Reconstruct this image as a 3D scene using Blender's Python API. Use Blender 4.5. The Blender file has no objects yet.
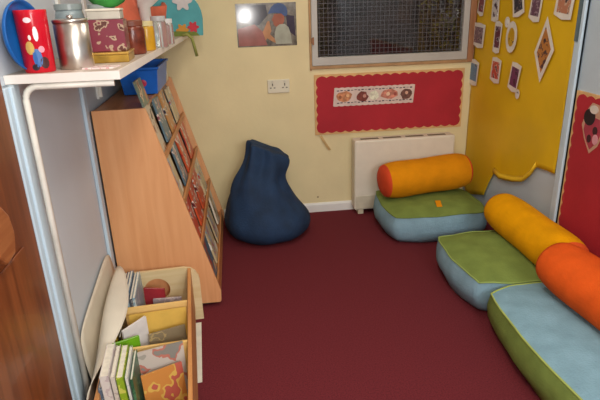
import bpy, bmesh, math, random
from mathutils import Vector, Matrix, noise
random.seed(7)
SC = bpy.context.scene
COL = SC.collection
PI = math.pi

# ---------------------------------------------------------------- camera
FPX, PITCH, YAW, ROLL, CAMH = 531.0, math.radians(20.6), math.radians(6.3), math.radians(-1.93), 1.5
_f = Vector((math.sin(YAW)*math.cos(PITCH), math.cos(YAW)*math.cos(PITCH), -math.sin(PITCH)))
_r = Vector((math.cos(YAW), -math.sin(YAW), 0)); _u = _r.cross(_f)
CR = _r*math.cos(ROLL) + _u*math.sin(ROLL); CU = -_r*math.sin(ROLL) + _u*math.cos(ROLL); CF = _f
cd = bpy.data.cameras.new('camera'); cam = bpy.data.objects.new('camera', cd); COL.objects.link(cam)
cd.sensor_width = 36; cd.lens = FPX/600*36; cd.clip_start = .02
m = Matrix((CR, CU, -CF)).transposed().to_4x4(); m.translation = (0, 0, CAMH); cam.matrix_world = m
SC.camera = cam
def at(px, py, ax, val):
    """point of a room plane (axis ax = val) measured off the photograph"""
    d = CR*((px-300)/FPX) - CU*((py-200)/FPX) + CF
    o = Vector((0, 0, CAMH)); t = (val-o[ax])/d[ax]
    return o + d*t

# ---------------------------------------------------------------- materials
def srgb(c):
    if isinstance(c, str):
        c = [int(c[i:i+2], 16)/255 for i in (0, 2, 4)]
    return tuple((x/12.92 if x <= .04045 else ((x+.055)/1.055)**2.4) for x in c) + (1,)
def newmat(name):
    mt = bpy.data.materials.new(name); mt.use_nodes = True
    nt = mt.node_tree; return mt, nt, nt.nodes['Principled BSDF']
def N(nt, t, **kw):
    n = nt.nodes.new(t)
    for k, v in kw.items():
        if k in n.inputs.keys(): n.inputs[k].default_value = v
        else: setattr(n, k, v)
    return n
def coords(nt, scale=(1, 1, 1)):
    tc = nt.nodes.new('ShaderNodeTexCoord'); mp = nt.nodes.new('ShaderNodeMapping')
    mp.inputs['Scale'].default_value = scale
    nt.links.new(tc.outputs['Object'], mp.inputs['Vector']); return mp.outputs['Vector']
_mc = {}
def plain(c, rough=.6, var=.06, nscale=12, bump=0, bscale=80, metal=0, spec=.4, sheen=0, stretch=(1, 1, 1), coat=0):
    key = (str(c), rough, var, nscale, bump, bscale, metal, spec, sheen, stretch, coat)
    if key in _mc: return _mc[key]
    mt, nt, b = newmat('surface')
    v = coords(nt, stretch)
    nz = N(nt, 'ShaderNodeTexNoise', Scale=nscale, Detail=4.0); nt.links.new(v, nz.inputs['Vector'])
    c = srgb(c)
    rp = nt.nodes.new('ShaderNodeValToRGB')
    rp.color_ramp.elements[0].position = .3; rp.color_ramp.elements[1].position = .7
    rp.color_ramp.elements[0].color = tuple(x*(1-var*2) for x in c[:3]) + (1,)
    rp.color_ramp.elements[1].color = tuple(min(1, x*(1+var*2)) for x in c[:3]) + (1,)
    nt.links.new(nz.outputs['Fac'], rp.inputs['Fac']); nt.links.new(rp.outputs['Color'], b.inputs['Base Color'])
    b.inputs['Roughness'].default_value = rough; b.inputs['Metallic'].default_value = metal
    b.inputs['Specular IOR Level'].default_value = spec
    if sheen: b.inputs['Sheen Weight'].default_value = sheen
    if coat: b.inputs['Coat Weight'].default_value = coat
    if bump:
        n2 = N(nt, 'ShaderNodeTexNoise', Scale=bscale, Detail=3.0); nt.links.new(v, n2.inputs['Vector'])
        bp = N(nt, 'ShaderNodeBump', Strength=bump, Distance=.01)
        nt.links.new(n2.outputs['Fac'], bp.inputs['Height']); nt.links.new(bp.outputs['Normal'], b.inputs['Normal'])
    _mc[key] = mt; return mt
def wood(c1, c2, axis=2, rough=.4, scale=3.0, coat=0, spec=.4):
    mt, nt, b = newmat('wood')
    s = [14, 14, 14]; s[axis] = 1.0
    v = coords(nt, tuple(x*scale/3 for x in s))
    nz = N(nt, 'ShaderNodeTexNoise', Scale=3.0, Detail=6.0, Distortion=.6); nt.links.new(v, nz.inputs['Vector'])
    rp = nt.nodes.new('ShaderNodeValToRGB')
    rp.color_ramp.elements[0].position = .32; rp.color_ramp.elements[1].position = .68
    rp.color_ramp.elements[0].color = srgb(c1); rp.color_ramp.elements[1].color = srgb(c2)
    nt.links.new(nz.outputs['Fac'], rp.inputs['Fac']); nt.links.new(rp.outputs['Color'], b.inputs['Base Color'])
    b.inputs['Roughness'].default_value = rough; b.inputs['Coat Weight'].default_value = coat
    b.inputs['Specular IOR Level'].default_value = spec
    return mt
def printed(cols, scale=14, seed=0, rough=.35):
    """illustrated cover: irregular patches of several printed colours"""
    mt, nt, b = newmat('printed')
    v = coords(nt)
    mp = N(nt, 'ShaderNodeMapping'); mp.inputs['Location'].default_value = (seed*1.7, seed*.9, seed*2.3)
    nt.links.new(v, mp.inputs['Vector'])
    nz = N(nt, 'ShaderNodeTexNoise', Scale=scale, Detail=2.5); nt.links.new(mp.outputs['Vector'], nz.inputs['Vector'])
    rp = nt.nodes.new('ShaderNodeValToRGB'); cr = rp.color_ramp; cr.interpolation = 'CONSTANT'
    n = len(cols)
    cr.elements[0].position = 0; cr.elements[0].color = srgb(cols[0])
    cr.elements[1].position = .54; cr.elements[1].color = srgb(cols[1 % n])
    for i, c in enumerate(cols[2:]):
        e = cr.elements.new(.60 + .06*i if i % 2 == 0 else .36 - .04*i); e.color = srgb(c)
    nt.links.new(nz.outputs['Fac'], rp.inputs['Fac']); nt.links.new(rp.outputs['Color'], b.inputs['Base Color'])
    b.inputs['Roughness'].default_value = rough
    return mt

# ---------------------------------------------------------------- mesh helpers
def box(bm, x0, x1, y0, y1, z0, z1, mi=0):
    vs = [bm.verts.new((x, y, z)) for x in (x0, x1) for y in (y0, y1) for z in (z0, z1)]
    for q in ((0, 1, 3, 2), (4, 6, 7, 5), (0, 4, 5, 1), (2, 3, 7, 6), (0, 2, 6, 4), (1, 5, 7, 3)):
        f = bm.faces.new([vs[i] for i in q]); f.material_index = mi
    return vs
def prism(bm, pts, a, b, plane='xz', mi=0):
    """polygon pts extruded from a to b along the axis normal to plane"""
    def P(p, t):
        return {'xz': (p[0], t, p[1]), 'yz': (t, p[0], p[1]), 'xy': (p[0], p[1], t)}[plane]
    A = [bm.verts.new(P(p, a)) for p in pts]; B = [bm.verts.new(P(p, b)) for p in pts]
    n = len(pts)
    for f in (A, B[::-1]): bm.faces.new(f).material_index = mi
    for i in range(n):
        bm.faces.new((A[i], B[i], B[(i+1) % n], A[(i+1) % n])).material_index = mi
def rings(bm, R, cap0=True, cap1=True, closed=True, mi=0):
    V = [[bm.verts.new(p) for p in r] for r in R]
    n = len(V[0])
    for a, b in zip(V, V[1:]):
        for i in range(n if closed else n-1):
            j = (i+1) % n; bm.faces.new((a[i], a[j], b[j], b[i])).material_index = mi
    if cap0: bm.faces.new(V[0][::-1]).material_index = mi
    if cap1: bm.faces.new(V[-1]).material_index = mi
def lathe(bm, prof, seg=28, c=(0, 0, 0), mi=0, cap0=True, cap1=True):
    rings(bm, [[(c[0]+r*math.cos(2*PI*i/seg), c[1]+r*math.sin(2*PI*i/seg), c[2]+z) for i in range(seg)] for r, z in prof], cap0, cap1, mi=mi)
def tube(bm, pts, r, seg=8, mi=0):
    pts = [Vector(p) for p in pts]; R = []
    for i, p in enumerate(pts):
        d = (pts[min(i+1, len(pts)-1)] - pts[max(i-1, 0)]).normalized()
        a = d.cross(Vector((.13, .31, .94))).normalized(); b = d.cross(a)
        R.append([p + a*r*math.cos(2*PI*k/seg) + b*r*math.sin(2*PI*k/seg) for k in range(seg)])
    rings(bm, R, mi=mi)
def obj(name, bm, mats, parent=None, smooth=False, bevel=0):
    bmesh.ops.recalc_face_normals(bm, faces=bm.faces)
    me = bpy.data.meshes.new(name); bm.to_mesh(me); bm.free()
    if not isinstance(mats, (list, tuple)): mats = [mats]
    for k in mats: me.materials.append(k)
    if smooth:
        for p in me.polygons: p.use_smooth = True
    o = bpy.data.objects.new(name, me); COL.objects.link(o)
    if parent: o.parent = parent
    if bevel:
        md = o.modifiers.new('bevel', 'BEVEL'); md.width = bevel; md.segments = 2; md.limit_method = 'ANGLE'
    return o
def B(): return bmesh.new()
def tag(o, label, cat, group=None):
    o['label'] = label; o['category'] = cat
    if group: o['group'] = group
    return o
def thing(name, label, cat, loc=(0, 0, 0), rz=0, group=None):
    o = bpy.data.objects.new(name, None); COL.objects.link(o); o.empty_display_size = .05
    o.location = loc; o.rotation_euler = (0, 0, rz); return tag(o, label, cat, group)
def struct(name, bm, mt, parent=None, **k):
    o = obj(name, bm, mt, parent, **k)
    if not parent: o['kind'] = 'structure'
    return o

# ---------------------------------------------------------------- room
XL, XR, YB, YF, ZC = -.68, 1.68, 3.70, -2.2, 2.5
WX0, WX1, WZ0, WZ1 = .523, 1.625, 1.075, 1.95
m_cream = plain('e4d3a4', .7, .03, 3, .08, 40)
m_blue = plain('c6ccd2', .55, .02, 3)
m_paleblue = plain('c3d6e2', .4, .02, 4)
m_white = plain('e9e6df', .45, .02, 6)
m_carpet = plain('702c32', .95, .14, 160, .5, 500, spec=.1)
b = B(); box(b, XL-.1, XR+.1, YF, YB+.1, -.1, 0); struct('floor', b, m_carpet)
b = B(); box(b, XL-.1, XR+.1, YF, YB+.1, ZC, ZC+.1); struct('ceiling', b, plain('e8e4d8', .8, .02))
b = B(); box(b, XL-.1, XL, YF, YB, 0, ZC); struct('wall_left', b, m_blue)
b = B(); box(b, XR, XR+.1, YF, YB, 0, ZC); struct('wall_right', b, plain('b9c6cf', .6, .03, 4))
b = B(); box(b, XL-.1, XR+.1, YF-.1, YF, 0, ZC); struct('wall_front', b, plain('d9c896', .7, .03, 3))
b = B()
box(b, XL-.1, WX0, YB, YB+.1, 0, ZC); box(b, WX1, XR+.1, YB, YB+.1, 0, ZC)
box(b, WX0, WX1, YB, YB+.1, 0, WZ0); box(b, WX0, WX1, YB, YB+.1, WZ1, ZC)
struct('wall_back', b, m_cream)
b = B(); prism(b, [(YB, 0), (YB, .07), (YB-.010, .065), (YB-.014, .055), (YB-.014, 0)], -.16, 1.62, 'yz'); struct('baseboard_back', b, m_white)
# window
wf = B(); w_ = .042
box(wf, WX0, WX1, YB-.012, YB+.05, WZ0, WZ0+.055); box(wf, WX0, WX1, YB-.012, YB+.05, WZ1-.05, WZ1)
box(wf, WX0, WX0+w_, YB-.011, YB+.05, WZ0, WZ1); box(wf, WX1-w_, WX1, YB-.011, YB+.05, WZ0, WZ1)
win = struct('window_1', wf, plain('b8b3ab', .4, .03, 8), bevel=.004)
b = B(); y = YB+.001
box(b, WX0+w_, WX1-w_, y+.015, y+.019, WZ0+.055, WZ1-.05)
mt, nt, pb = newmat('glass'); pb.inputs['Transmission Weight'].default_value = 1; pb.inputs['Roughness'].default_value = .03
pb.inputs['Base Color'].default_value = (.8, .82, .8, 1); pb.inputs['IOR'].default_value = 1.45
struct('pane', b, mt, win)
b = B(); gx0, gx1, gz0, gz1 = WX0+w_, WX1-w_, WZ0+.055, WZ1-.05; s = .030; t = .0014
x = gx0+s*.5
while x < gx1: box(b, x-t, x+t, y+.010, y+.012, gz0, gz1); x += s
z = gz0+s*.5
while z < gz1: box(b, gx0, gx1, y+.009, y+.0115, z-t, z+t); z += s
struct('wire_grid', b, plain('666062', .5, .02), win)
b = B()
box(b, WX0+.004, WX0+.014, YB-.026, YB-.011, 1.215, 1.265); box(b, WX0-.004, WX0+.006, YB-.022, YB-.001, 1.225, 1.258)
struct('hinge', b, plain('9b6a45', .5), win, bevel=.002)
b = B(); box(b, WX0-.016, WX0-.002, YB-.012, YB, WZ0-.03, WZ1+.05); box(b, WX0-.016, WX1+.05, YB-.014, YB, WZ0-.022, WZ0-.002)
struct('trim_1', b, plain('b0885e', .6, .1), bevel=.003)
b = B(); box(b, WX1+.001, WX1+.046, YB-.016, YB, WZ0-.02, WZ1+.05); struct('trim_2', b, wood('8f5f3c', 'b27c55', 2, .5), bevel=.004)
# outside the window: a dim yard wall and leaves added for the light flecks in the glass
b = B(); box(b, -1.2, 4.2, 5.6, 5.7, 0, 3.4)
yw = struct('trim_3', b, plain('4a3834', .9, .3, 4))
b = B(); box(b, -1.2, 4.2, YB+.1, 5.7, -.1, -.02); struct('trim_4', b, plain('4b4a45', .9, .1))
rb = random.Random(5); b = B(); bm2 = B()
for i in range(600):
    a, e, r = rb.uniform(0, 2*PI), rb.uniform(-1.2, 1.5), rb.uniform(.25, .5)
    c = Vector((2.25+r*math.cos(a)*math.cos(e)*1.2, 4.9+r*.8*math.sin(a)*math.cos(e), 1.45+r*1.1*math.sin(e)))
    d = Vector((rb.uniform(-1, 1), rb.uniform(-1, 1), rb.uniform(-.6, .6))).normalized()*.045
    q = d.cross(Vector((rb.uniform(-1, 1), .4, rb.uniform(-1, 1)))).normalized()*.016
    vv = [b.verts.new(c+k) for k in (-d, q, d, -q)]; b.faces.new(vv)
fleck_leaves = thing('fleck_leaves', 'added olive leaves standing in for light flecks, seen through the wired window', 'fleck_leaves', (2.05, 4.9, -.02))
f_ = obj('fleck_foliage', b, plain('8c8438', .6, .3, 6), fleck_leaves); f_.matrix_parent_inverse = Matrix.Translation((-2.05, -4.9, .02))
b = B(); tube(b, [(0, 0, 0), (.02, 0, .5), (-.03, .02, 1.0), (.02, 0, 1.4)], .03); obj('stem', b, plain('4c3a28', .8), fleck_leaves)

# left side: wooden door, frame posts
b = B(); box(b, XL+.001, XL+.022, .62, 1.605, .005, 2.0)
dr = struct('door_1', b, wood('5e2c16', '824422', 2, .28, 2.0, coat=.12))
b = B()
for (ya, yb_, za, zb) in ((.72, 1.06, .25, .85), (1.16, 1.50, .25, .85), (.72, 1.06, 1.05, 1.85), (1.16, 1.46, 1.12, 1.85)):
    box(b, XL+.0221, XL+.028, ya, yb_, za, zb)
struct('door_panel', b, wood('683418', '8c4c26', 2, .28, 2.0, coat=.12), dr, bevel=.004)
b = B(); prism(b, [(1.29, .99), (1.29, .91), (1.33, .875), (1.385, .885), (1.405, .935), (1.395, .99), (1.36, 1.03), (1.31, 1.02)], XL+.0221, XL+.055, 'yz')
struct('door_handle', b, wood('8a4a26', 'a8683c', 1, .35), dr, bevel=.006)
b = B(); box(b, XL+.0005, XL+.026, 1.612, 1.685, 0, 1.292); box(b, XL+.0005, XL+.034, 1.640, 1.662, 0, 1.292); box(b, XL+.0005, XL+.02, 1.685, 1.735, 0, 1.292)
struct('trim_5', b, m_paleblue, bevel=.004)
b = B(); box(b, XL+.0005, XL+.016, 2.415, 2.462, 0, 1.292); struct('trim_6', b, m_paleblue, bevel=.003)
b = B(); box(b, XL+.0005, XL+.014, 2.69, 2.73, 1.325, ZC); box(b, XL+.0005, XL+.014, 2.69, 2.73, 1.08, 1.292); struct('trim_7', b, m_white, bevel=.003)
b = B(); box(b, XL+.0005, XL+.014, 2.30, 2.335, 1.325, ZC); struct('trim_8', b, m_white, bevel=.003)

# right wall column (pale blue boxing with darker inset strip)
b = B(); box(b, XR-.018, XR-.0005, 2.475, 2.535, 0, ZC); box(b, XR-.026, XR-.0005, 2.475, 2.497, 0, ZC); struct('trim_9', b, m_paleblue, bevel=.004)
b = B(); box(b, XR-.024, XR-.0185, 2.505, 2.53, 1.27, 1.9); struct('trim_10', b, plain('5d6f75', .5))

# ---------------------------------------------------------------- wall shelf with things on it
ZS0, ZS1 = 1.295, 1.319
sh = thing('wall_shelf', 'long white wall shelf on a bracket above the bookcase, crowded with jars', 'shelf', (0, 0, 0))
b = B(); prism(b, [(XL+.001, 1.69), (-.355, 1.69), (-.30, YB-.002), (XL+.001, YB-.002)], ZS0, ZS1, 'xy')
obj('shelf_board', b, wood('b8a898', 'cdbfb0', 1, .45), sh)
b = B(); prism(b, [(XL+.001, 1.684), (-.355, 1.684), (-.355, 1.6899), (XL+.001, 1.6899)], ZS0-.001, ZS1+.001, 'xy')
prism(b, [(-.3548, 1.684), (-.347, 1.684), (-.292, YB-.002), (-.2998, YB-.002)], ZS0-.001, ZS1+.001, 'xy')
obj('edge_strip', b, plain('ece4dc', .35, .02), sh)
b = B()
pts = [(XL+.045, 1.70, .03), (XL+.045, 1.70, 1.243)] + [(XL+.045+.04*(1-math.cos(a)), 1.70, 1.243+.04*math.sin(a)) for a in (.3, .6, .9, 1.2, 1.5)] + [(-.37, 1.70, 1.2835)]  # bracket; its long run down the post also models the strip's highlight
tube(b, pts, .0105); obj('bracket', b, plain('eee9dd', .4), sh, smooth=True)
b = B(); tube(b, [(XL+.02, 2.70, 1.09), (XL+.02, 2.70, 1.285), (-.38, 2.70, 1.285)], .009); obj('bracket', b, plain('eee9dd', .4), sh)

def onshelf(px, y): return at(px, 70, 1, y).x
# blue round tray leaning
t = thing('round_tray', 'blue plastic round tray stood on edge at the near end of the shelf', 'tray', (-.640, 1.775, ZS1), 0)
t.scale = (.86, .86, .86)
b = B(); lathe(b, [(.06, 0), (.105, .003), (.118, .014), (.122, .026), (.118, .028), (.112, .016), (.10, .009), (.02, .007)], 36)
o = obj('tray_body', b, plain('1762ae', .3, .05), t, smooth=True)
o.rotation_euler = (0, math.radians(88), math.radians(-13)); o.location = (0, 0, .1225)
# red character-free children's tin
t = thing('drinks_beaker', 'tall red printed beaker with coloured shapes beside the blue tray', 'beaker', (onshelf(41, 1.76), 1.76, ZS1), math.radians(-75))
t.scale = (.79, .79, .98)
b = B(); lathe(b, [(.053, 0), (.0555, .004), (.058, .17), (.059, .182), (.0565, .184), (.054, .181), (.05, .03)], 40, cap1=True)
obj('cup', b, plain('c81428', .22, .04), t, smooth=True)
def decal(rad0, rad1, z0, z1, a, w, h, n=10, bumpr=.0006):
    bb = B(); c = bb.verts.new((0, 0, 0)); V = []
    for k in range(n):
        th = 2*PI*k/n; aa = a + w*math.cos(th); zz = (z0+z1)/2 + h*math.sin(th)
        r = .0555 + .0025*zz/.17 + bumpr
        V.append(bb.verts.new((r*math.cos(aa), r*math.sin(aa), zz)))
    aa = a; r = .0555+.0025*((z0+z1)/2)/.17+bumpr*1.5; c.co = (r*math.cos(aa), r*math.sin(aa), (z0+z1)/2)
    for k in range(n): bb.faces.new((c, V[k], V[(k+1) % n]))
    return bb
for nm, a, z, w, h, c in (('yellow_print', -.35, .075, .28, .02, 'd8b060'), ('blue_print', .02, .045, .3, .028, '3a6cae'), ('white_print', .15, .115, .16, .022, 'e9dfe2'),
                          ('white_print', -.2, .155, .25, .008, 'f2dfe2'), ('brown_print', .42, .03, .3, .018, '4a2a2a'), ('dark_print', -.2, .018, .25, .010, '2f2630'), ('white_print', -.25, .105, .1, .008, 'f0e6e0'), ('pink_print', .35, .07, .2, .01, 'e89aa8')):
    obj(nm, decal(.0535, .0595, z, z, a, w, h), plain(c, .3), t)
# steel canister
t = thing('steel_canister', 'shiny stainless steel canister with a lid, right of the red beaker', 'canister', (onshelf(78.5, 1.82), 1.82, ZS1))
t.scale = (.84, .84, .92)
steel = plain('c8c0b8', .33, .03, metal=1)
b = B(); lathe(b, [(.060, 0), (.062, .003), (.062, .150), (.060, .1502)], 40); obj('body', b, steel, t, smooth=True)
b = B(); lathe(b, [(.0635, .1505), (.0635, .160), (.060, .163), (.02, .164)], 40); obj('lid', b, steel, t, smooth=True)
b = B(); lathe(b, [(.010, .1645), (.012, .168), (.012, .173), (.005, .175)], 20); obj('knob', b, steel, t, smooth=True)
# glass jars behind
mt, nt, pb = newmat('clear'); pb.inputs['Transmission Weight'].default_value = .85; pb.inputs['Roughness'].default_value = .08; pb.inputs['Base Color'].default_value = (.75, .8, .8, 1)
m_clear = mt
def jar(name, label, x, y, r, h, bodym, lidm, group=None, lidh=.02, z=ZS1):
    t = thing(name, label, 'jar', (x, y, z), group=group)
    b = B(); lathe(b, [(r*.92, 0), (r, .006), (r, h*.72), (r*.93, h*.82), (r*.86, h-lidh)], 28); obj('body', b, bodym, t, smooth=True)
    b = B(); lathe(b, [(r*.92, h-lidh+.0003), (r*.93, h-.002), (r*.9, h)], 28); obj('lid', b, lidm, t)
    return t
jar('storage_jar', 'grey glass storage jar behind the red beaker', -.560, 2.04, .05, .195, plain('8b9698', .2, .2, 20), plain('8a9290', .3))
jar('storage_jar', 'smoky glass storage jar standing behind the steel canister', -.455, 2.07, .05, .19, plain('6f7674', .2, .2, 20), plain('9aa09c', .3))
# gold flat tin under a printed jar
bx = onshelf(112, 2.0)
def bxthing(name, label, cat, x, y, z, w, d, h, mt, rz=0, bev=.003, lid=None):
    t = thing(name, label, cat, (x, y, z), rz)
    b = B(); box(b, -w/2, w/2, -d/2, d/2, 0, h if not lid else h*.75); obj('body', b, mt, t, bevel=bev)
    if lid: b = B(); box(b, -w/2-.002, w/2+.002, -d/2-.002, d/2+.002, h*.75+.0003, h); obj('lid', b, lid, t, bevel=bev)
    return t
X1 = at(115, 60, 1, 2.02).x
bxthing('flat_tin', 'flat gold tin under the red and white printed box', 'tin', X1, 2.02, ZS1, .12, .16, .035, plain('b8913e', .3, .15, 20, metal=.6), .05, lid=plain('cfa552', .25, .05, metal=.6))
bxthing('printed_box', 'dark red box with white pattern standing on the flat gold tin', 'box', X1-.005, 2.02, ZS1+.0355, .115, .10, .105, printed(['6e2430', 'b0947c', '5a2c24', '7c2c3c'], 26, 3), .05)
bxthing('plastic_tub', 'shallow off-white lidded tub on top of the dark red box', 'tub', X1-.01, 2.02, ZS1+.1410, .11, .09, .035, plain('b7b0a2', .4, .1), .05, lid=plain('d8cfbe', .3))
b = B(); prism(b, [(-.05, -.035), (.045, -.04), (.055, .03), (-.04, .035)], 0, .004, 'xy'); o = obj('folded_leaflet', b, printed(['e8d6d2', 'd8a0a4', 'f0e6e0'], 40, 5)); o.location = (at(101, 68, 1, 1.80).x, 1.80, ZS1)
tag(o, 'small pink and white leaflet lying at the near shelf corner', 'leaflet')
jar('sauce_jar', 'brown glass jar with brown lid, behind the printed box', at(134, 50, 1, 2.27).x, 2.27, .05, .128, plain('6e3222', .25, .25, 30), plain('7c4432', .35))
jar('spice_jar', 'yellow jar with pale lid in the middle of the shelf', at(148, 48, 1, 2.42).x, 2.42, .034, .12, plain('c79424', .25, .08), plain('d6c48c', .35))
jar('glass_jar', 'clear jar with grey lid on the shelf, right of the yellow jar', at(161, 47, 1, 2.58).x, 2.58, .036, .135, m_clear, plain('b9b7b4', .3))
jar('glass_jar', 'small clear jar with white lid at the far right of the jars', at(168, 45, 1, 2.76).x, 2.76, .034, .118, m_clear, plain('d9d6d2', .3))
# things near far end: orange cloth, teal panel with flowers
b = B(); R = []
for i in range(25):
    u = i/24; y = 2.42+.93*u
    R.append([(-.515+.025*math.sin(u*17)+.145*u*u + off, y, ZS1+.0005+h) for off, h in ((0, 0), (.02, .0), (.012, .09), (.01+.02*math.sin(u*9), .20+.03*math.sin(u*6)), (.0, .205+.03*math.sin(u*6)), (-.005, .09))])
rings(b, R)
o = obj('folded_cloth', b, plain('d0684c', .8, .12, 8, .2, 60), smooth=True); tag(o, 'orange-red folded cloth bunched up behind the jars on the shelf', 'cloth')
t = thing('fruit_bowl', 'white bowl holding an orange shape, high behind the shelf jars', 'bowl', (at(150, 5, 1, 2.95).x-.03, 2.95, ZS1))
b = B(); lathe(b, [(.04, 0), (.045, .01), (.03, .02), (.03, .17), (.10, .225), (.115, .25), (.110, .251), (.09, .228), (.02, .185)], 32); obj('bowl', b, plain('e0dcd4', .3), t, smooth=True)
b = B(); lathe(b, [(.02, .20), (.055, .212), (.072, .245), (.06, .285), (.02, .30)], 24); obj('orange_filling', b, plain('d8902c', .5, .1), t, smooth=True)
t = thing('play_panel', 'teal round-topped play panel with cut-out flowers at the shelf far end', 'play panel', (-.33, 3.44, ZS1))
b = B(); pts = [(-.16, 0), (.15, 0), (.155, .10)] + [(.155-.17*(1-math.cos(a)), .10+.17*math.sin(a)) for a in (.25, .5, .75, 1.0, 1.25, 1.5)] + [(-.16, .27)]
prism(b, pts, -.015, .015, 'xz'); obj('panel', b, plain('4fa0a4', .6, .05), t, bevel=.004)
def flower(cx, cz, r, c, y=-.0155, n=6):
    bb = B(); V = []
    for k in range(36):
        a = 2*PI*k/36; rr = r*(.8+.2*math.cos(n*a)); V.append((cx+rr*math.cos(a), cz+rr*math.sin(a)))
    prism(bb, V, y, y-.006, 'xz'); return bb
obj('white_flower', flower(.045, .20, .06, 0), plain('c8c2be', .7), t)
obj('red_flower', flower(.095, .05, .036, 0), plain('c22c3c', .6), t)
obj('yellow_flower', flower(.03, .035, .04, 0), plain('c98b2c', .6), t)
b = B(); prism(b, [(-.15, .0), (.13, .0), (.11, .022), (0, .03), (-.12, .022)], -.022, -.0156, 'xz'); obj('grass_strip', b, plain('6d7a2e', .7), t)
b = B(); tube(b, [(-.30, 3.36, ZS1+.008), (-.27, 3.36, ZS1+.012), (-.245, 3.36, ZS1-.01), (-.235, 3.36, ZS1-.06), (-.225, 3.36, ZS1-.115)], .009)
o = obj('ribbon', b, plain('8d9148', .7), smooth=True); tag(o, 'olive green ribbon hanging over the far end of the shelf', 'ribbon')
b = B(); R = []
for i in range(9):
    a = PI*i/8; R.append([(.075*math.sin(a)*math.cos(2*PI*k/14), .05*math.sin(a)*math.sin(2*PI*k/14), .055*(1-math.cos(a))*(1+.05*math.sin(k*2+i))) for k in range(14)])
rings(b, R, False, False); o = obj('soft_toy', b, plain('3a8a3c', .85, .25), smooth=True); o.location = (at(107, 8, 1, 2.3).x, 2.3, ZS1+.185+.01)
tag(o, 'bright green soft toy on the tub above the printed box', 'toy')
o.location.z = ZS1+.172; o.location.x = X1+.0; o.location.y = 2.045; o.location.z = ZS1+.1765

# blue basket on the bookcase top
BY0, BY1 = 2.475, 3.60
t = thing('storage_basket', 'blue plastic basket with a red badge, on top of the bookcase', 'basket', (-.50, 3.08, 1.064))
b = B()
rings(b, [[(sx*w*k, sy*d*k, z) for sx, sy in ((-1, -1), (1, -1), (1, 1), (-1, 1))] for w, d, z, k in ((.085, .20, 0, 1), (.10, .22, .125, 1), (.108, .228, .127, 1), (.108, .228, .140, 1), (.095, .215, .140, 1), (.08, .195, .01, 1))])
obj('tub', b, plain('1c68c8', .35, .06), t, bevel=.004)
b = B(); lathe(b, [(.018, 0), (.018, .004), (.012, .006)], 20); o = obj('badge', b, plain('c63a58', .4), t); o.rotation_euler = (math.radians(98), 0, 0); o.location = (.02, -.2125, .06)

# ---------------------------------------------------------------- bookcase
m_bc = wood('dc9c68', 'e6aa78', 2, .42, 2.2)
m_bc2 = wood('b47442', 'c98a55', 1, .42, 2.2)
bc = thing('display_bookcase', 'light orange wood bookcase with sloping front tiers of picture books', 'bookcase', (-.42, 3.0, 0))
def bobj(n, b, mt, **k):
    for v in b.verts: v.co -= Vector((-.42, 3.0, 0))
    return obj(n, b, mt, bc, **k)
XBK = -.66
prof = [(XBK, .022), (-.168, .022), (-.162, .03), (-.158, .085), (-.420, 1.055), (-.426, 1.062), (XBK, 1.062)]
for ya, yb_ in ((BY0, BY0+.02), (BY1-.02, BY1)):
    b = B(); prism(b, prof, ya, yb_, 'xz'); bobj('side_panel', b, m_bc, bevel=.002)
b = B(); box(b, XBK, XBK+.012, BY0+.0205, BY1-.0205, .03, 1.055); bobj('back_panel', b, m_bc2)
b = B(); box(b, XBK+.0125, -.434, BY0+.0205, BY1-.0205, 1.042, 1.060); bobj('top_panel', b, m_bc2)
b = B(); box(b, -.60, -.21, BY0+.03, BY1-.03, .0, .0215); bobj('plinth', b, plain('241b1a', .7))
SB = Vector((-.160, 0, .10)); SD = Vector((-.258, 0, .955)).normalized(); SN = Vector((SD.z, 0, -SD.x))
TL = [.0, .245, .49, .735]
for i, s0 in enumerate(TL):
    p = SB + SD*s0
    b = B()
    A = [p - SN*.004, p - SN*.014, p - SN*.014 + SD*.026, p - SN*.004 + SD*.026]
    if i == 0: A[0] -= Vector((0, 0, .065)); A[1] -= Vector((0, 0, .065))
    prism(b, [(q.x, q.z) for q in A], BY0+.0205, BY1-.0205, 'xz'); bobj('front_lip', b, m_bc2, bevel=.002)
    b = B(); A = [p - SN*.0145, p - SN*.085, p - SN*.085 + SD*.012, p - SN*.0145 + SD*.012]
    prism(b, [(q.x, q.z) for q in A], BY0+.0205, BY1-.0205, 'xz'); bobj('tier_shelf', b, m_bc2)
    b = B(); A = [p - SN*.0855, p - SN*.093, p - SN*.093 + SD*.24, p - SN*.0855 + SD*.24]
    prism(b, [(q.x, q.z) for q in A], BY0+.0205, BY1-.0205, 'xz'); bobj('tier_back', b, m_bc2)

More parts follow.
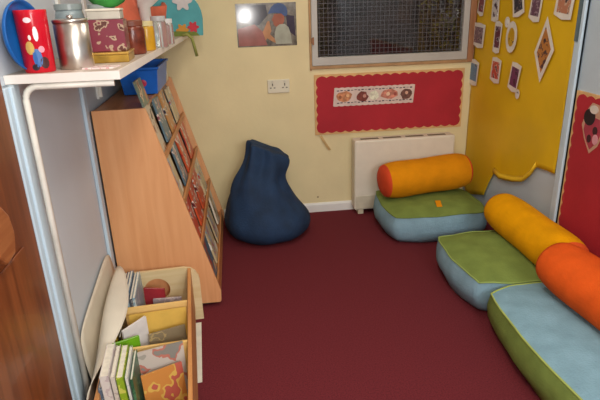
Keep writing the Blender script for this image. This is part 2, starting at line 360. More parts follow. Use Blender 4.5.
PAL = [('red', ['a8202c', 'e0d0c0', '6c1a20', 'c8502c']), ('white', ['e6e0d6', '9aa8b4', 'b04a40', 'c8b48c']), ('brown', ['a0683c', 'd9b688', '4b2c20', 'd8ccb8']),
       ('blue', ['5a6c80', 'd0c8b8', '3c3040', 'c08850']), ('dark', ['40302a', 'a88060', '6e2a2c', 'c8b8a0']), ('orange', ['c07c48', 'e0c8a0', '8c3a24', '6c7c6c']),
       ('pink', ['b88078', 'd8c4b8', '7c3c44', '58707c']), ('green', ['8c7c50', 'd8c8a8', '5c3c2c', 'b87c44']), ('cream', ['d0ac80', '8c5c3c', 'a83c34', '4c6478'])]
COV = {n: [printed(c, sc, sd) for sc, sd in ((11, 1), (17, 6))] for n, c in PAL}
m_pages = plain('e2dac8', .8, .05, 60)
def book(name, label, group, w, h, th, mt):
    """a closed book: origin at bottom centre, cover faces +x, width along y"""
    t = B(); c = .0018
    box(t, th/2-c, th/2, -w/2, w/2, 0, h); box(t, -th/2, -th/2+c, -w/2, w/2, 0, h); box(t, -th/2+c, th/2-c, -w/2, -w/2+c, 0, h)
    o = obj(name, t, mt); tag(o, label, 'book', group)
    t = B(); box(t, -th/2+c+.0001, th/2-c-.0001, -w/2+c+.0002, w/2-.004, .003, h-.003); obj('pages', t, m_pages, o)
    return o
ORD = ['lowest', 'second lowest', 'second highest', 'top']
NTH = ['nearest', 'second', 'third', 'fourth', 'fifth', 'sixth', 'seventh', 'farthest']
rr = random.Random(12)
seq = [['cream', 'dark', 'white', 'brown', 'white', 'blue', 'brown', 'orange'],
       ['red', 'white', 'red', 'pink', 'red', 'brown', 'white', 'dark'],
       ['white', 'blue', 'pink', 'brown', 'red', 'orange', 'red', 'cream'],
       ['dark', 'white', 'pink', 'orange', 'blue', 'pink', 'white', 'cream']]
for i, s0 in enumerate(TL):
    for k in range(8):
        w = rr.uniform(.15, .20); h = rr.uniform(.215, .245); th = rr.uniform(.006, .014)
        if i == 3: h = rr.uniform(.20, .25)
        cn = seq[i][k]
        yc = BY0+.035+w/2 + (BY1-BY0-.07-w)*k/7
        layer = (k % 2)
        o = book('picture_book', f'{cn} picture book facing out, {NTH[k]} on the {ORD[i]} bookcase tier', 'picture books on the bookcase tiers', w, h, th, COV[cn][(i+k) % 2])
        p = SB + SD*(s0+.0135) - SN*(.017 + .020*layer + th/2)
        tilt = rr.uniform(-.045, .045)
        lift = w/2*abs(math.sin(tilt*(1 if layer else 4)))
        p = p + SD*lift
        mm = Matrix((SN, Vector((0, 1, 0)), SD)).transposed().to_4x4(); mm.translation = (p.x, yc, p.z)
        o.matrix_world = mm @ Matrix.Rotation((.02, -.03)[layer], 4, 'Y') @ Matrix.Rotation(tilt*(1 if layer else 4), 4, 'X')
# loose things on top of the bookcase, far end
for k, (cn, px, w, h, lean, y) in enumerate((('orange', 0, .16, .15, .25, 2.68), ('cream', 0, .15, .13, .30, 3.22), ('white', 0, .15, .17, .22, 3.38))):
    o = book('picture_book', ('orange picture book', 'cream picture book', 'tall white picture book')[k] + (' leaning on the bookcase top beside the blue basket', ' leaning on the bookcase top behind the basket', ' leaning on the bookcase top nearest the yellow wall')[k], 'picture books on the bookcase top', w, h*.8, .01, COV[cn][k % 2])
    o.matrix_world = Matrix.Translation((-.385 if k else -.385, y, 1.0635)) @ Matrix.Rotation(-lean*.5, 4, 'Y')
    o.location.x = -.425 if k else -.40
    if k == 0: o.location.x = -.352; o.location.z = 1.0635; o.location.x = -.43; o.rotation_euler = (0, -.25, 0); o.location.y = 2.545+.03

# ---------------------------------------------------------------- beanbag
b = B(); SEG = 48; R = []
cy = 3.375
tab = [(.0, .145, .19, .19, 0), (.012, .145, .24, .23, 0), (.05, .148, .288, .27, 0), (.11, .145, .297, .278, 0), (.17, .14, .280, .262, 0), (.23, .128, .25, .235, .05),
       (.29, .118, .218, .205, .1), (.35, .112, .190, .175, .15), (.41, .115, .160, .150, .2), (.46, .125, .142, .130, .25), (.51, .143, .140, .118, .34), (.545, .156, .140, .110, .40),
       (.575, .164, .138, .104, .46), (.597, .168, .136, .100, .5), (.606, .168, .130, .095, .5), (.606, .168, .10, .07, .5), (.600, .17, .03, .02, .5)]
for z, cx, rx, ry, tl in tab:
    ring = []
    for k in range(SEG):
        a = 2*PI*k/SEG
        n_ = noise.noise(Vector((math.cos(a)*2.2, math.sin(a)*2.2, z*7)))
        fold = .018*math.sin(a*7+z*9)*(1 if .15 < z < .6 else .2)*(z/.6) + .016*n_
        k4 = 1 + (.09*math.cos(4*(a-.78))*min(1, (z-.42)/.1) if z > .42 else 0)
        x = cx + (rx*k4+fold)*math.cos(a); yy = cy + (.10*max(0, z-.15)) + (ry*k4+fold)*math.sin(a)
        zz = z - tl*(x-cx)*(.9) + (.012*n_ if z > .02 else 0)
        ring.append((x + .012*max(0, z-.3)/.3, yy, max(zz*.975, .001)))
    R.append(ring)
rings(b, R)
for v in b.verts: v.co -= Vector((.145, cy, 0))
o = obj('beanbag', b, plain('1b3350', .8, .15, 9, .35, 90), smooth=True); o.location = (.145, cy, 0)
sd = o.modifiers.new('s', 'SUBSURF'); sd.levels = 1; sd.render_levels = 1
tag(o, 'navy blue beanbag slumped on the carpet against the yellow wall', 'beanbag')

# ---------------------------------------------------------------- wall things on the back wall
t = thing('photo_poster', 'glossy colour photo of a child in a blue hat, on the yellow wall', 'poster', (.225, YB, 1.355))
def flat(bb, pts, d0, d1): prism(bb, pts, -d0, -d1, 'xz')
gl = dict(rough=.12, var=.08, nscale=14)
b = B(); flat(b, [(-.198, -.137), (.199, -.137), (.199, .136), (-.198, .136)], .0005, .0025); obj('backing_print', b, plain('6e665c', .16, .3, 22), t)
for nm, pts, c in (('dark_background', [(-.19, .02), (-.19, .125), (.0, .125), (.01, .06), (-.05, .0)], '3e3a44'),
                   ('pink_tabletop', [(-.19, -.13), (-.19, -.02), (-.08, .005), (-.03, -.04), (.0, -.13)], '9c625c'),
                   ('dark_chair', [(.13, .06), (.185, .05), (.19, -.08), (.14, -.04)], '40384a'),
                   ('arm', [(-.075, -.13), (-.055, -.08), (-.02, -.03), (.005, .02), (.018, .025), (.024, .0), (.03, -.04), (.02, -.06), (.045, -.085), (.075, -.11), (.07, -.125), (.03, -.105), (.0, -.085), (-.03, -.12), (-.045, -.13)], 'bb8660'),
                   ('shirt', [(.058, -.125), (.05, -.09), (.052, -.05), (.065, -.015), (.085, .0), (.12, .002), (.145, -.02), (.158, -.06), (.165, -.125)], 'a8a898'),
                   ('face', [(.052, .065), (.044, .045), (.034, .03), (.045, .018), (.046, .0), (.062, -.014), (.085, -.018), (.105, -.005), (.118, .02), (.12, .045), (.112, .068)], 'a05f4c'),
                   ('blue_hat', [(.012, .068), (.022, .088), (.034, .108), (.055, .126), (.085, .133), (.115, .127), (.135, .108), (.142, .08), (.138, .055), (.12, .05), (.10, .068), (.06, .074)], '465a86')):
    b = B(); d = .0027 + .0002*len(nm)*.1; flat(b, pts, .0026, .0030 + .0003*('face shirt arm blue_hat'.find(nm) >= 0)+.00005*len(nm)); obj(nm, b, plain(c, **gl), t)
t = thing('power_socket', 'white double power socket on the yellow wall above the beanbag', 'socket', (.286, YB, .951))
b = B(); prism(b, [(-.076, -.046), (.076, -.046), (.076, .046), (-.076, .046)], -.0005, -.011, 'xz'); obj('faceplate', b, plain('ddd5bd', .35, .02), t, bevel=.004)
for sx in (-.042, .042):
    b = B()
    for dx, dz, w, h in ((0, .012, .004, .009), (-.013, -.010, .006, .0035), (.013, -.010, .006, .0035)): box(b, sx+dx-w, sx+dx+w, -.0122, -.0112, dz-h, dz+h)
    obj('socket_holes', b, plain('6a6254', .6), t)
    b = B(); box(b, sx-.007, sx+.007, -.0145, -.0112, .026, .040); obj('switch', b, plain('cfc7b2', .35), t, bevel=.001)
# red display board
def scallop(a, b_, step, amp, fn):
    n = max(2, int(abs(b_-a)/step)); out = []
    for i in range(n*4):
        u = i/(n*4); out.append(fn(a+(b_-a)*u, amp*abs(math.sin(u*n*PI))))
    return out
x0, x1, z0, z1 = -.535, .535, -.205, .205
t = thing('display_board', 'long red noticeboard with wavy cream border beneath the window', 'noticeboard', (1.075, YB, .803))
b = B(); prism(b, [(x0-.006, z0-.006), (x1+.006, z0-.006), (x1+.006, z1+.006), (x0-.006, z1+.006)], -.0005, -.012, 'xz'); obj('border', b, plain('d9ab72', .7, .06), t)
e = .016
pts = scallop(x0+e, x1-e, .062, .012, lambda u, a: (u, z0+e-a)) + scallop(z0+e, z1-e, .062, .012, lambda u, a: (x1-e+a, u)) + scallop(x1-e, x0+e, .062, .012, lambda u, a: (u, z1-e+a)) + scallop(z1-e, z0+e, .062, .012, lambda u, a: (x0+e-a, u))
def wavy(bb, pts, d0, d1, plane):
    us = [p[0] for p in pts]; vs = [p[1] for p in pts]; k = .025
    lo = (min(us)+k, min(vs)+k); hi = (max(us)-k, max(vs)-k)
    P3 = (lambda p, d: (p[0], d, p[1])) if plane == 'xz' else (lambda p, d: (d, p[0], p[1]))
    O0 = [bb.verts.new(P3(p, d0)) for p in pts]; O1 = [bb.verts.new(P3(p, d1)) for p in pts]
    q = [(min(max(p[0], lo[0]), hi[0]), min(max(p[1], lo[1]), hi[1])) for p in pts]
    Q = [bb.verts.new(P3(p, d1)) for p in q]; c = bb.verts.new(P3(((lo[0]+hi[0])/2, (lo[1]+hi[1])/2), d1))
    n = len(pts)
    for i in range(n):
        j = (i+1) % n
        bb.faces.new((O0[i], O0[j], O1[j], O1[i])); bb.faces.new((O1[i], O1[j], Q[j], Q[i])); bb.faces.new((Q[i], Q[j], c))
    bmesh.ops.dissolve_degenerate(bb, dist=1e-6, edges=bb.edges)
m_red = plain('ac242f', .75, .05, 5, .1, 60)
b = B(); wavy(b, pts, -.0121, -.0150, 'xz'); obj('red_backing', b, m_red, t)
# banner pinned on it
p0 = at(331, 90, 1, YB); p1 = at(415, 103, 1, YB)
cx, cz = (p0.x+p1.x)/2, .855
t = thing('paper_banner', 'white laminated picture banner pinned to the red board under the window', 'banner', (cx, YB-.0152, cz))
W2, H2 = .295, .062
b = B(); prism(b, scallop(-W2, W2, .04, .004, lambda u, a: (u, -H2-a)) + scallop(W2, -W2, .04, .004, lambda u, a: (u, H2+a)), -.0002, -.0018, 'xz')
bmesh.ops.triangulate(b, faces=[f for f in b.faces if len(f.verts) > 4]); obj('sheet', b, plain('d9c3b8', .35, .05), t)
for zz in (-.046, .040):
    b = B()
    for k in range(22): box(b, -.268+k*.025, -.268+k*.025+.017, -.0024, -.0019, zz+.002*(k % 3), zz+.007+.002*(k % 2))
    obj('dark_border_marks', b, plain('46404c', .5), t)
def blob(cx, cz, rx, rz, n=14, y0=-.0019, y1=-.0025, wob=.15, sd=0):
    bb = B(); r0 = random.Random(sd)
    prism(bb, [(cx+rx*math.cos(2*PI*k/n)*(1+r0.uniform(-wob, wob)), cz+rz*math.sin(2*PI*k/n)*(1+r0.uniform(-wob, wob))) for k in range(n)], y0, y1, 'xz'); return bb
for nm, x, z, rx, rz, c, s in (('orange_picture', -.215, .002, .058, .038, 'c5835a', 1), ('brown_picture', -.085, -.004, .040, .038, '7a3a30', 2), ('cream_picture', .0, .0, .034, .034, 'e6dcc4', 3),
                               ('salmon_picture', .11, .006, .066, .034, 'c8806c', 4), ('dark_picture', .232, -.003, .042, .038, '6e4a42', 5)):
    obj(nm, blob(x, z, rx, rz, sd=s), plain(c, .4, .2, 40), t)
for x, z, rx, c, s in ((-.245, .0, .012, '9a5a3a', 7), (-.19, .008, .012, 'e0b080', 8), (-.07, .0, .013, 'c89080', 9), (.10, .006, .014, 'e8c0a0', 10), (.15, .004, .012, '9c4c44', 11), (.235, .008, .012, 'd8a890', 12)):
    obj('picture_detail', blob(x, z, rx, rx, 10, -.0026, -.0029, .1, s), plain(c, .4), t)
# loose paper strip hanging under the board
b = B(); R = []
for i in range(9):
    u = i/8; R.append([(.572+.066*u+dx, YB-.004-.012*math.sin(u*2.5)-dy, .585-.12*u+.012*u*u) for dx, dy in ((-.009, 0), (.009, 0.002), (.009, .0035), (-.009, .0015))])
rings(b, R); o = obj('paper_strip', b, plain('c9a56c', .7)); tag(o, 'curled tan strip of border paper dangling below the red board', 'paper strip')
b = B(); R=[]
lathe(b, [(.006, 0), (.005, .003), (.002, .004)], 10)
o = obj('wall_hook', b, plain('6a4a30', .5)); o.rotation_euler = (PI/2, 0, 0); o.location = (.545, YB-.0002, .115); tag(o, 'tiny brown wall plug low on the yellow wall right of beanbag', 'wall plug')

# storage heater
HX0, HX1, HY = at(355, 138, 1, 3.57).x, 1.535, 3.575
t = thing('storage_heater', 'cream storage heater on the back wall behind the orange bolster', 'heater', ((HX0+HX1)/2, YB, 0))
hw = (HX1-HX0)/2; hd = YB-HY
b = B(); box(b, -hw, hw, -hd, -.015, .035, .560); obj('case', b, plain('e2d9c6', .45, .02), t, bevel=.012)
b = B(); box(b, -hw+.01, hw-.01, -hd-.004, -hd, .045, .145); obj('lower_panel', b, plain('d0c6ae', .45), t, bevel=.003)
b = B()
for k in range(4): box(b, -hw+.05+k*.165, -hw+.18+k*.165, -hd+.025, -hd+.055, .5602, .5625)
obj('top_grille', b, plain('756c58', .6), t)
for sx in (-1, 1):
    b = B(); box(b, sx*(hw-.05)-.02, sx*(hw-.05)+.02, -hd+.012, -.02, 0, .0345); obj('foot', b, plain('cfc4a8', .5), t)

# ---------------------------------------------------------------- right wall
def RW(px, py): p = at(px, py, 0, XR); return (p.y, p.z)
t = thing('display_paper', 'large yellow backing paper covering the right wall by the window', 'display paper', (XR, 3.0, 1.0))
outl = [(3.694, 2.05), (3.694, .12), (3.60, .06)] 
low = [(486, 195), (490, 184), (496, 172), (502, 178), (515, 181), (525, 181), (533, 174), (538, 167), (548, 170), (557, 174)]
poly = [(3.694, 2.05), (3.694, .17), (3.62, .09)] + [RW(*q) for q in low] + [(2.555, 1.0), (2.545, 1.4), (2.55, 2.05)]
lowp = [RW(*q) for q in low]
b = B(); NX, NZ = 46, 50
def lowz(y):
    P_ = [(3.694, .17), (3.60, .09)] + lowp + [(2.545, lowp[-1][1])]
    P_ = sorted(P_)
    for a, c in zip(P_, P_[1:]):
        if a[0] <= y <= c[0]: return a[1] + (c[1]-a[1])*(y-a[0])/max(1e-6, c[0]-a[0])
    return P_[0][1]
R = []
for i in range(NX+1):
    y = 2.55 + (3.694-2.55)*i/NX; zl = lowz(y); row = []
    for j in range(NZ+1):
        z = zl + (2.05-zl)*j/NZ
        n_ = noise.noise(Vector((y*3, z*3, 4.2)))
        off = .006 + .005*n_ + .008*max(0, .25-(z-zl))/.25*abs(math.sin(y*9))
        if abs(z-.80) < .03: off += .004*(1-abs(z-.80)/.03)
        row.append(b.verts.new((-max(off, .002), y-3.0, z-1.0)))
    R.append(row)
for i in range(NX):
    for j in range(NZ): b.faces.new((R[i][j], R[i+1][j], R[i+1][j+1], R[i][j+1]))
o = obj('paper_sheet', b, plain('e0b414', .5, .04, 3, .05, 30), t, smooth=True)
sf = o.modifiers.new('s', 'SOLIDIFY'); sf.thickness = .0012; sf.offset = 0
b = B(); a0, a1 = RW(492, 173), RW(538, 167)
P = []
ys = [lowp[2][0], lowp[4][0], lowp[5][0], lowp[7][0]]
rings(b, [[(-.016-o_, y-3.0, z-1.0+dz) for o_, dz in ((0, .035), (.012, .012), (.006, -.004), (-.002, .004))] for (y, z) in lowp[2:8]])
obj('curled_edge', b, plain('ecc22c', .5, .03), t, smooth=True)
def card(label, px, py, w, h, c, rot=0, c2=None, shape='rect', dep=.018, cat='picture card'):
    y, z = RW(px, py)
    t = thing('picture_card', label, cat, (XR-dep, y, z), 0, 'laminated picture cards on the yellow paper')
    t.rotation_euler = (rot, 0, 0)
    r0 = random.Random(int(px*7+py))
    def shp(w, h, j=0):
        w *= 1.2; h *= 1.15
        if shape == 'diamond': return [(0, -h), (w, -.02), (0.01, h), (-w, .01)]
        if shape == 'oval': return [(w*math.cos(2*PI*k/16), h*math.sin(2*PI*k/16)) for k in range(16)]
        return [(-w+r0.uniform(0, j), -h), (0, -h-j*.8), (w, -h+r0.uniform(0, j)), (w-r0.uniform(0, j), h), (0, h+j*.5), (-w, h-r0.uniform(0, j))]
    b = B(); prism(b, shp(w/2, h/2, .012), 0, .0012, 'yz'); obj('laminate', b, plain('e4dcd0', .15, .04), t)
    k = .70 if shape != 'oval' else .6
    b = B(); prism(b, shp(w/2*k, h/2*k), -.0008, -.0001, 'yz'); obj('picture', b, printed([c, c2 or c, '4a3034'], 30, int(px)), t)
    return t
# sizes in metres along the wall (y) and height
card('small dark red picture card, top left of the yellow paper', 484, 4, .085, .12, '7a3038', .1, 'b89a98')
card('white glossy picture card next to the top left dark red one', 498, 8, .085, .13, 'c9c2bc', -.1, '8c8088')
card('dark grey picture card at the top middle of the yellow paper', 521, 2, .11, .13, '3c3840', -.3, '8a8078')
card('purple-grey picture card at the top right of middle, above the diamond', 539, 5, .10, .14, '6c4a5a', .1, 'a08a90')
card('wide peach picture card at the top right corner of the yellow paper', 568, 2, .13, .13, 'b87a5c', .1, 'c8a890')
card('grey and pink picture card at the left edge, beside the window trim', 481, 35, .15, .13, '7a6068', .05, 'a88c88')
card('narrow plum picture card, second in the middle row', 500, 37, .08, .16, '6a3440', .03, 'b0a0a4')
card('white oval card with a yellow centre, in the middle row', 514, 37, .11, .16, 'c89a1c', 0, 'd0a828', 'oval')
card('small round white card just above the yellow oval one', 510, 22, .05, .055, 'e6e2dc', 0, 'd8d4d0', 'oval')
card('big diamond-shaped card with an orange and dark picture', 547, 50, .155, .30, 'b87838', .03, '5a3c34', 'diamond')
card('blue picture card, lowest at the left edge of the yellow paper', 476, 72, .12, .145, '5a7ca0', .05, '6c8cac')
card('white card with a red drawing, in the lowest row', 498, 70, .11, .13, 'c04a38', .04, 'd8a898')
card('purple and black picture card, lowest row right end', 517, 77, .10, .14, '6a3a5c', .15, '2f2630')
card('tiny white round tag below the purple and black card', 520, 94, .04, .05, 'd8d4cc', 0, 'c8c4bc', 'oval')
# red board on the right wall
t = thing('display_board', 'tall red noticeboard with cream border on the right wall above bolsters', 'noticeboard', (XR, 1.75, .7))
y0, y1, z0, z1 = -.95, .705, -.45, .335
b = B(); prism(b, [(y0-.006, z0-.006), (y1+.008, z0-.006), (y1+.008, z1+.006), (y0-.006, z1+.006)], -.0005, -.012, 'yz'); obj('border', b, plain('d9ab72', .7, .06), t)
e = .016
pts = scallop(y0+e, y1-e, .062, .012, lambda u, a: (u, z0+e-a)) + scallop(z0+e, z1-e, .062, .012, lambda u, a: (y1-e+a, u)) + scallop(y1-e, y0+e, .062, .012, lambda u, a: (u, z1-e+a)) + scallop(z1-e, z0+e, .062, .012, lambda u, a: (y0+e-a, u))
b = B(); wavy(b, pts, -.0121, -.0150, 'yz'); obj('red_backing', b, m_red, t)
p = at(593, 128, 0, XR-.016)
t = thing('ladybird_cutout', 'pink and black paper ladybird cut-out pinned to the right red board', 'paper cut-out', (XR-.0155, p.y, p.z))
def ov(cy_, cz_, ry, rz, n=18): return [(cy_+ry*math.cos(2*PI*k/n), cz_+rz*math.sin(2*PI*k/n)) for k in range(n)]
for nm, pp, d, c in (('mount', [(-.085, 0), (-.08, .06), (-.03, .11), (.03, .115), (.065, .07), (.085, .0), (.055, -.06), (0, -.125), (-.05, -.08)], .0012, 'c89a80'), ('body', [(-.07, 0), (-.06, .045), (0, .05), (.06, .02), (.065, -.02), (.035, -.07), (0, -.105), (-.045, -.06)], .0024, 'a83a4c'), ('head', ov(.035, .045, .042, .04), .0032, '241a20'), ('crown', ov(.01, .085, .03, .02), .0034, 'd8ccc0'), ('spot', ov(-.02, -.01, .018, .02), .0032, '3a1c24'), ('spot', ov(.015, -.055, .016, .02), .0032, '3a1c24'), ('highlight', ov(-.03, -.05, .02, .025), .0036, 'd898a0')):
    b = B(); prism(b, pp, -d, -.0001 if nm == 'mount' else -.0013, 'yz'); obj(nm, b, plain(c, .5), t)
t = thing('pinned_paper', 'pale pink paper sheet on the right wall above the red board', 'paper', (XR-.003, 2.16, 1.50))
b = B(); prism(b, [(-.25, -.24), (.17, -.24), (.17, .30), (-.25, .30)], -.001, 0, 'yz'); obj('sheet', b, plain('d2c4bc', .6, .04), t)

# ---------------------------------------------------------------- floor cushions
m_cg = plain('7a8c46', .9, .07, 10, .3, 120, spec=.15); m_cb = plain('86a6b4', .9, .06, 10, .3, 120, spec=.15)
m_cy = plain('e8a000', .9, .05, 10, .25, 120, spec=.15); m_co = plain('e45c1c', .9, .06, 10, .25, 120, spec=.15); m_or = plain('dc8c0c', .9, .05, 10, .25, 120, spec=.15)
def cushion(label, cx, cy, wx, wy, h, mtop, mside, mpipe, rz=0, seed=0):
    t = thing('floor_cushion', label, 'floor cushion', (cx, cy, 0), rz, 'square floor cushions')
    n = 14
    def D(p):
        x, y, z = p
        s = 1 - .10*(x*x*y*y)
        px_ = x*s*(1 + .05*(1-y*y)*(1-z*z) + .03*(1-z*z)); py_ = y*s*(1 + .05*(1-x*x)*(1-z*z) + .03*(1-z*z))
        top = .035*(1-x**4)*(1-y**4)
        zz = (z+1)/2*h + (top if z > .5 else 0)*max(0, z)
        k = noise.noise(Vector((x*2.5+seed*5, y*2.5, z*2.5)))*.008
        # lower rim tucks in
        tuck = 1 - (.05 + .09*x*x*y*y)*max(0, -z)**2
        if z > -1: zz += k
        return Vector((px_*tuck*wx/2 + k, py_*tuck*wy/2 + k, max(0.0005, zz)))
    def grid(bb, fn, m1, m2):
        V = [[bb.verts.new(D(fn(-1+2*i/m1, -1+2*j/m2))) for j in range(m2+1)] for i in range(m1+1)]
        for i in range(m1):
            for j in range(m2): bb.faces.new((V[i][j], V[i+1][j], V[i+1][j+1], V[i][j+1]))
    b = B(); grid(b, lambda u, v: (u, v, 1), n, n); obj('top_panel', b, mtop, t, smooth=True)
    b = B()
    for f in (lambda u, v: (1, u, v), lambda u, v: (-1, -u, v), lambda u, v: (u, 1, v), lambda u, v: (u, -1, v)): grid(b, f, n, 6)
    grid(b, lambda u, v: (u, v, -1), n, n)
    bmesh.ops.remove_doubles(b, verts=b.verts, dist=1e-5); obj('side_panel', b, mside, t, smooth=True)
    b = B(); loop = [D((-1+2*i/n, -1, 1)) for i in range(n)] + [D((1, -1+2*i/n, 1)) for i in range(n)] + [D((1-2*i/n, 1, 1)) for i in range(n)] + [D((-1, 1-2*i/n, 1)) for i in range(n+1)]
    tube(b, loop, .0045, 6); obj('piping', b, mpipe, t, smooth=True)
    return t
H = .185
c1 = cushion('green-topped blue floor cushion in the corner before the heater', 1.245, 3.28, .66, .56, H, m_cg, m_cb, m_cg, 0, 1)
b = B(); box(b, -.018, .018, -.027, .027, 0, .007); o = obj('tag', b, m_or, c1, bevel=.002); o.location = (.01, -.165, H+.038); o.rotation_euler = (.5, 0, -.05)
cushion('green-topped blue floor cushion in the middle of the three', 1.375, 2.435, .60, .60, H, m_cg, m_cb, plain('93a85a', .8), 0, 2)
cushion('long blue-topped green floor cushion nearest the camera', 1.385, 1.58, .60, 1.06, H, plain('84a8b6', .9, .06, 10, .3, 120, spec=.15), m_cg, plain('a9b85c', .8), 0, 3)
def bolster(label, A, Bp, r, mt, mcap, sag=.0, group='fabric bolster rolls'):
    A = Vector(A); Bp = Vector(Bp); L = (Bp-A).length; ax = (Bp-A).normalized()
    t = thing('bolster', label, 'bolster', A, 0, group)
    q = ax.to_track_quat('X', 'Z'); t.rotation_mode = 'QUATERNION'; t.rotation_quaternion = q
    b = B(); R = []; seg = 32
    for i in range(23):
        u = i/22; rad = r*(1 - .10*abs(2*u-1)**6 + .015*math.sin(u*9))
        R.append([(u*L, rad*math.cos(2*PI*k/seg)*(1.04), rad*math.sin(2*PI*k/seg)*(.98) + .004*noise.noise(Vector((u*4, k*.4, 1)))) for k in range(seg)])
    rings(b, R, False, False); obj('cover', b, mt, t, smooth=True)
    for u, s in ((0, -1), (1, 1)):
        b = B(); R = []
        for rr_, o_ in ((.905, 0), (.86, .012), (.7, .024), (.4, .032), (.05, .035)):
            R.append([(u*L+s*o_*r/.115, r*rr_*1.04*math.cos(2*PI*k/seg), r*rr_*.98*math.sin(2*PI*k/seg)) for k in range(seg)])
        rings(b, R, False, True); obj('end_cap', b, mcap, t, smooth=True)
    return t
bolster('orange bolster with red ends in the corner in front of the heater', (.955, 3.325, .335), (1.53, 3.40, .352), .126, m_or, plain('d8481e', .85, .05), 0)
bolster('yellow bolster with an orange-red end, lying along the right wall', (1.500, 2.76, .305), (1.505, 2.09, .300), .114, m_cy, plain('e0561c', .85, .05), 0)
bolster('orange-red bolster nearest the camera, lying beside the yellow one', (1.415, 2.035, .325), (1.455, 1.32, .325), .120, m_co, m_co, 0)

# ---------------------------------------------------------------- browser box with books by the bookcase
th = math.radians(4.4)
bb_ = thing('book_browser_box', 'pale plywood book browser box with dividers, by the bookcase end', 'book box', (-.41, 1.87, 0), th)
LY, HW = .49, .152; RZ = .30
ply = wood('dfb060', 'ecc680', 0, .45, 2); ply2 = wood('c08048', 'd29a60', 1, .45, 2); m_panel = wood('d8c08e', 'e4d0a4', 0, .45, 2)
def endpanel(y, name):
    b = B(); pts = []
    w, r = HW+.045, .05
    outer = [(w, 0), (w, RZ*.75)] + [(w-.07+.07*math.cos(a), RZ*.75+.075*math.sin(a)) for a in (.3, .6, .9, 1.2, 1.5)] + [(-w+.07-.07*math.cos(a), RZ*.75+.075*math.sin(a)) for a in (1.5, 1.2, .9, .6, .3)] + [(-w, RZ*.75), (-w, 0)]
    # ring around a round hole: bridge outer boundary resampled by angle
    c = (-.01, .195); rh = .062; n = 48
    def hit(a):
        dx, dz = math.cos(a), math.sin(a); best = 1e9
        P_ = outer + [outer[0]]
        for p, q in zip(P_, P_[1:]):
            ex, ez = q[0]-p[0], q[1]-p[1]; den = dx*ez-dz*ex
            if abs(den) < 1e-9: continue
            s = ((p[0]-c[0])*ez-(p[1]-c[1])*ex)/den; u = ((p[0]-c[0])*dz-(p[1]-c[1])*dx)/den
            if s > 0 and -1e-6 <= u <= 1+1e-6: best = min(best, s)
        return (c[0]+dx*best, c[1]+dz*best)
    angs = sorted(set([2*PI*k/n for k in range(n)] + [math.atan2(p[1]-c[1], p[0]-c[0]) % (2*PI) for p in (outer[0], outer[-1])]))
    O = [hit(a) for a in angs]; I = [(c[0]+rh*math.cos(a), c[1]+rh*math.sin(a)) for a in angs]
    M_ = len(angs)
    vo = [[b.verts.new((p[0], yy, p[1])) for p in L_] for yy in (y-.008, y+.008) for L_ in (O, I)]
    for i in range(M_):
        j = (i+1) % M_
        b.faces.new((vo[0][i], vo[0][j], vo[1][j], vo[1][i])); b.faces.new((vo[2][i], vo[2][j], vo[3][j], vo[3][i]))
        b.faces.new((vo[0][i], vo[0][j], vo[2][j], vo[2][i])); b.faces.new((vo[1][i], vo[1][j], vo[3][j], vo[3][i]))
    return obj(name, b, m_panel, bb_)
endpanel(LY, 'end_panel'); endpanel(-LY, 'end_panel')
for sx in (-1, 1):
    b = B(); box(b, sx*HW-.008, sx*HW+.008, -LY+.0085, LY-.0085, .06, RZ-.004); obj('side_rail', b, ply2, bb_, bevel=.003)
b = B(); box(b, -HW+.0085, HW-.0085, -LY+.0085, LY-.0085, .05, .06); obj('base_board', b, ply, bb_)
for yt, zt in ((.185, RZ-.012), (-.115, RZ-.012)):
    b = B(); prism(b, [(yt, zt), (yt+.010, zt), (yt-.045, .0605), (yt-.055, .0605)], -HW+.0085, HW-.0085, 'yz'); obj('divider', b, ply, bb_, bevel=.002)
BBM = Matrix.Translation((-.41, 1.87, 0)) @ Matrix.Rotation(th, 4, 'Z')
def bk(label, x, y, z, w, h, t_, mt, rx=0, ry=0, rz=0, group='books in the browser box'):
    o = book('picture_book', label, group, w, h, t_, mt)
    o.matrix_world = BBM @ Matrix.Translation((x, y, z)) @ Matrix.Rotation(rz, 4, 'Z') @ Matrix.Rotation(ry, 4, 'Y') @ Matrix.Rotation(rx, 4, 'X')
    return o
P1 = lambda c, c2, s=1: printed([c, c2, c], 22, s)
z0 = .061
# far compartment (y .20 .. .48)
for k, (nm, c, c2) in enumerate((('maroon', '6a3038', '9a6a60'), ('dark navy', '2a3048', '4c587c'), ('grey-blue', '64809a', 'a0b4c0'), ('dark grey', '4c5058', '8a8c90'), ('pale blue', '8ea8b4', 'c4ccc8'))):
    bk(f'{nm} thin book standing on edge in the far compartment of the box', -.129+.0145*k, .335-.004*k, z0, .25, .262+.006*(k % 3), .012, P1(c, c2, k), 0, -.03 + .0*k)
bk('red picture book in the far compartment before the round hole', -.012, .375, z0, .10, .205, .010, plain('a83038', .4, .1), 0, .0, math.radians(72))
bk('lilac-grey book in the far compartment right of the red one', .045, .34, z0, .13, .165, .010, P1('a8989c', 'c8b8b4'), 0, .0, math.radians(85))
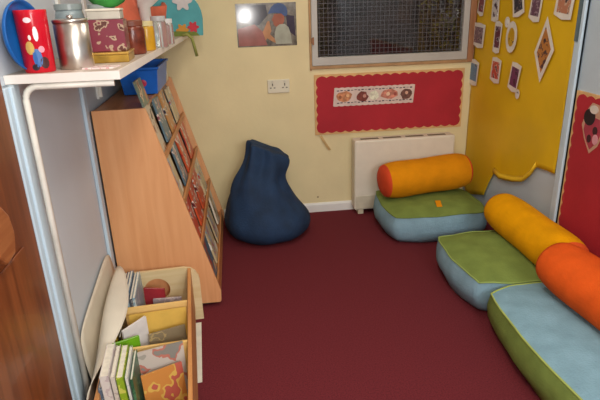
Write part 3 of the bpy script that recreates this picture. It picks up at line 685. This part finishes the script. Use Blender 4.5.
# middle compartment (y -.10 .. .17)
bk('yellow spined book at the left of the middle compartment', -.128, .06, z0, .18, .24, .012, plain('d8ac30', .4), 0, -.03)
bk('black thin book beside the yellow one in the middle compartment', -.112, .06, z0, .17, .225, .008, plain('2c2824', .4), 0, -.03)
bk('white picture book leaning in the middle compartment', -.058, .0, z0, .12, .262, .009, plain('e4deda', .5), 0, -.02, math.radians(-42))
bk('bright green book leaning at the near left of the middle compartment', -.086, -.085, z0, .10, .250, .010, plain('6fae1e', .4, .04), 0, .0, math.radians(-70)+.0)
bk('grey-brown photographic book leaning against the middle divider', .062, .012, z0, .15, .195, .010, P1('8c7c60', 'b8a070', 4), 0, -.12, math.radians(-75))
bk('yellow folder standing against the far divider of the middle compartment', .02, .085, z0, .235, .232, .008, plain('e2b552', .5, .05), 0, -.20, math.radians(-88))
# near compartment (y -.34 .. -.13)
for k, (nm, c, c2, h, w_, t_) in enumerate((('slate blue', '5a6c80', '8c9ca8', .255, .17, .012), ('wide white', 'dcd4ce', 'c8b8b8', .305, .19, .028), ('cream', 'd6ccc0', 'b8a8a0', .295, .185, .014), ('lime green', '8fae2c', 'd0d060', .292, .19, .022), ('white', 'dcdcd4', 'c0c8c0', .285, .18, .008), ('dark green', '2f5a40', '4c7c58', .270, .17, .010))):
    xx = (-.132, -.108, -.083, -.061, -.041, -.028)[k]
    bk(f'{nm} book standing spine up in the near compartment of the box', xx, -.27, z0, w_, h, t_, P1(c, c2, k+2), 0, -.04)
bk('grey magazine with a pink picture leaning in the near compartment', .048, -.205, z0, .175, .262, .008, printed(['a8a094', 'c07868', '8c8880', 'c8bcb0'], 14, 5), 0, -.10, math.radians(-78))
bk('orange magazine leaning at the near right corner of the box', .060, -.275, z0, .15, .215, .008, printed(['cc8844', 'd8b058', 'c06050'], 14, 8), 0, -.16, math.radians(-70))

# cream card sheets leaning between box and wall
def sheet(name, label, pts_rows, mt, th_=.003):
    b = B(); V = [[b.verts.new(p) for p in row] for row in pts_rows]
    for i in range(len(V)-1):
        for j in range(len(V[0])-1): b.faces.new((V[i][j], V[i+1][j], V[i+1][j+1], V[i][j+1]))
    o = obj(name, b, mt, smooth=True)
    s1 = o.modifiers.new('sub', 'SUBSURF'); s1.levels = 2; s1.render_levels = 2
    s2 = o.modifiers.new('s', 'SOLIDIFY'); s2.thickness = th_; s2.offset = 0
    tag(o, label, 'card sheet'); return o
m_card = plain('cfc4b0', .7, .04, 5); m_card2 = plain('dcd2bf', .7, .04, 5)
sheet('card_sheet', 'large beige card sheet leaning flat against the blue wall', [
    [(-.60, 1.75, .01), (-.60, 1.92, .01), (-.60, 2.16, .01), (-.60, 2.38, .01)],
    [(-.635, 1.76, .13), (-.635, 1.94, .13), (-.635, 2.16, .13), (-.635, 2.39, .13)],
    [(-.655, 1.78, .26), (-.655, 1.96, .27), (-.655, 2.18, .28), (-.655, 2.395, .28)],
    [(-.667, 1.81, .33), (-.667, 2.02, .36), (-.667, 2.24, .40), (-.667, 2.405, .42)]], m_card)
sheet('card_sheet', 'curled cream card sheet flopping over the left side of book box', [
    [(-.598, 1.46, .10), (-.608, 1.70, .14), (-.648, 2.0, .20), (-.650, 2.30, .24)],
    [(-.592, 1.50, .20), (-.596, 1.74, .27), (-.630, 2.02, .33), (-.638, 2.33, .33)],
    [(-.588, 1.56, .25), (-.568, 1.80, .34), (-.60, 2.05, .36), (-.622, 2.34, .355)],
    [(-.588, 1.60, .26), (-.500, 1.86, .330), (-.515, 2.06, .345), (-.59, 2.33, .345)]], m_card2)
b = B(); prism(b, [(-.35, 1.86), (-.235, 1.875), (-.262, 2.33), (-.38, 2.32)], .0005, .0025, 'xy'); o = obj('paper_sheet', b, plain('dcd6c4', .7)); tag(o, 'white paper sheet lying on the carpet right of the book box', 'paper sheet')

# ---------------------------------------------------------------- light
def area(name, loc, rot, sx, sy, e, c=(1, 1, 1)):
    l = bpy.data.lights.new(name, 'AREA'); l.shape = 'RECTANGLE'; l.size = sx; l.size_y = sy; l.energy = e; l.color = c
    o = bpy.data.objects.new(name, l); COL.objects.link(o); o.location = loc; o.rotation_euler = rot; return o
area('ceiling_lamp', (.1, .8, 2.46), (0, 0, 0), .35, 1.3, 16, (1, .93, .82))
area('ceiling_lamp', (.6, 2.5, 2.46), (0, 0, 0), .3, .9, 6, (1, .93, .82))
area('rear_fill_light', (1.0, -1.5, 2.05), (math.radians(72), 0, math.radians(20)), 1.2, .7, 34, (.95, .97, 1))  # added fill behind the camera, brightens the left wall and bookcase side
area('flash_light', (.17, -.03, 1.33), (math.radians(86), math.radians(25), 0), .05, .12, 6.5, (1, .97, .93))
w = bpy.data.worlds.new('world'); SC.world = w; w.use_nodes = True
w.node_tree.nodes['Background'].inputs[0].default_value = (.35, .33, .32, 1); w.node_tree.nodes['Background'].inputs[1].default_value = .35
SC.view_settings.view_transform = 'Standard'; SC.view_settings.look = 'None'; SC.view_settings.gamma = 1; SC.view_settings.exposure = .5
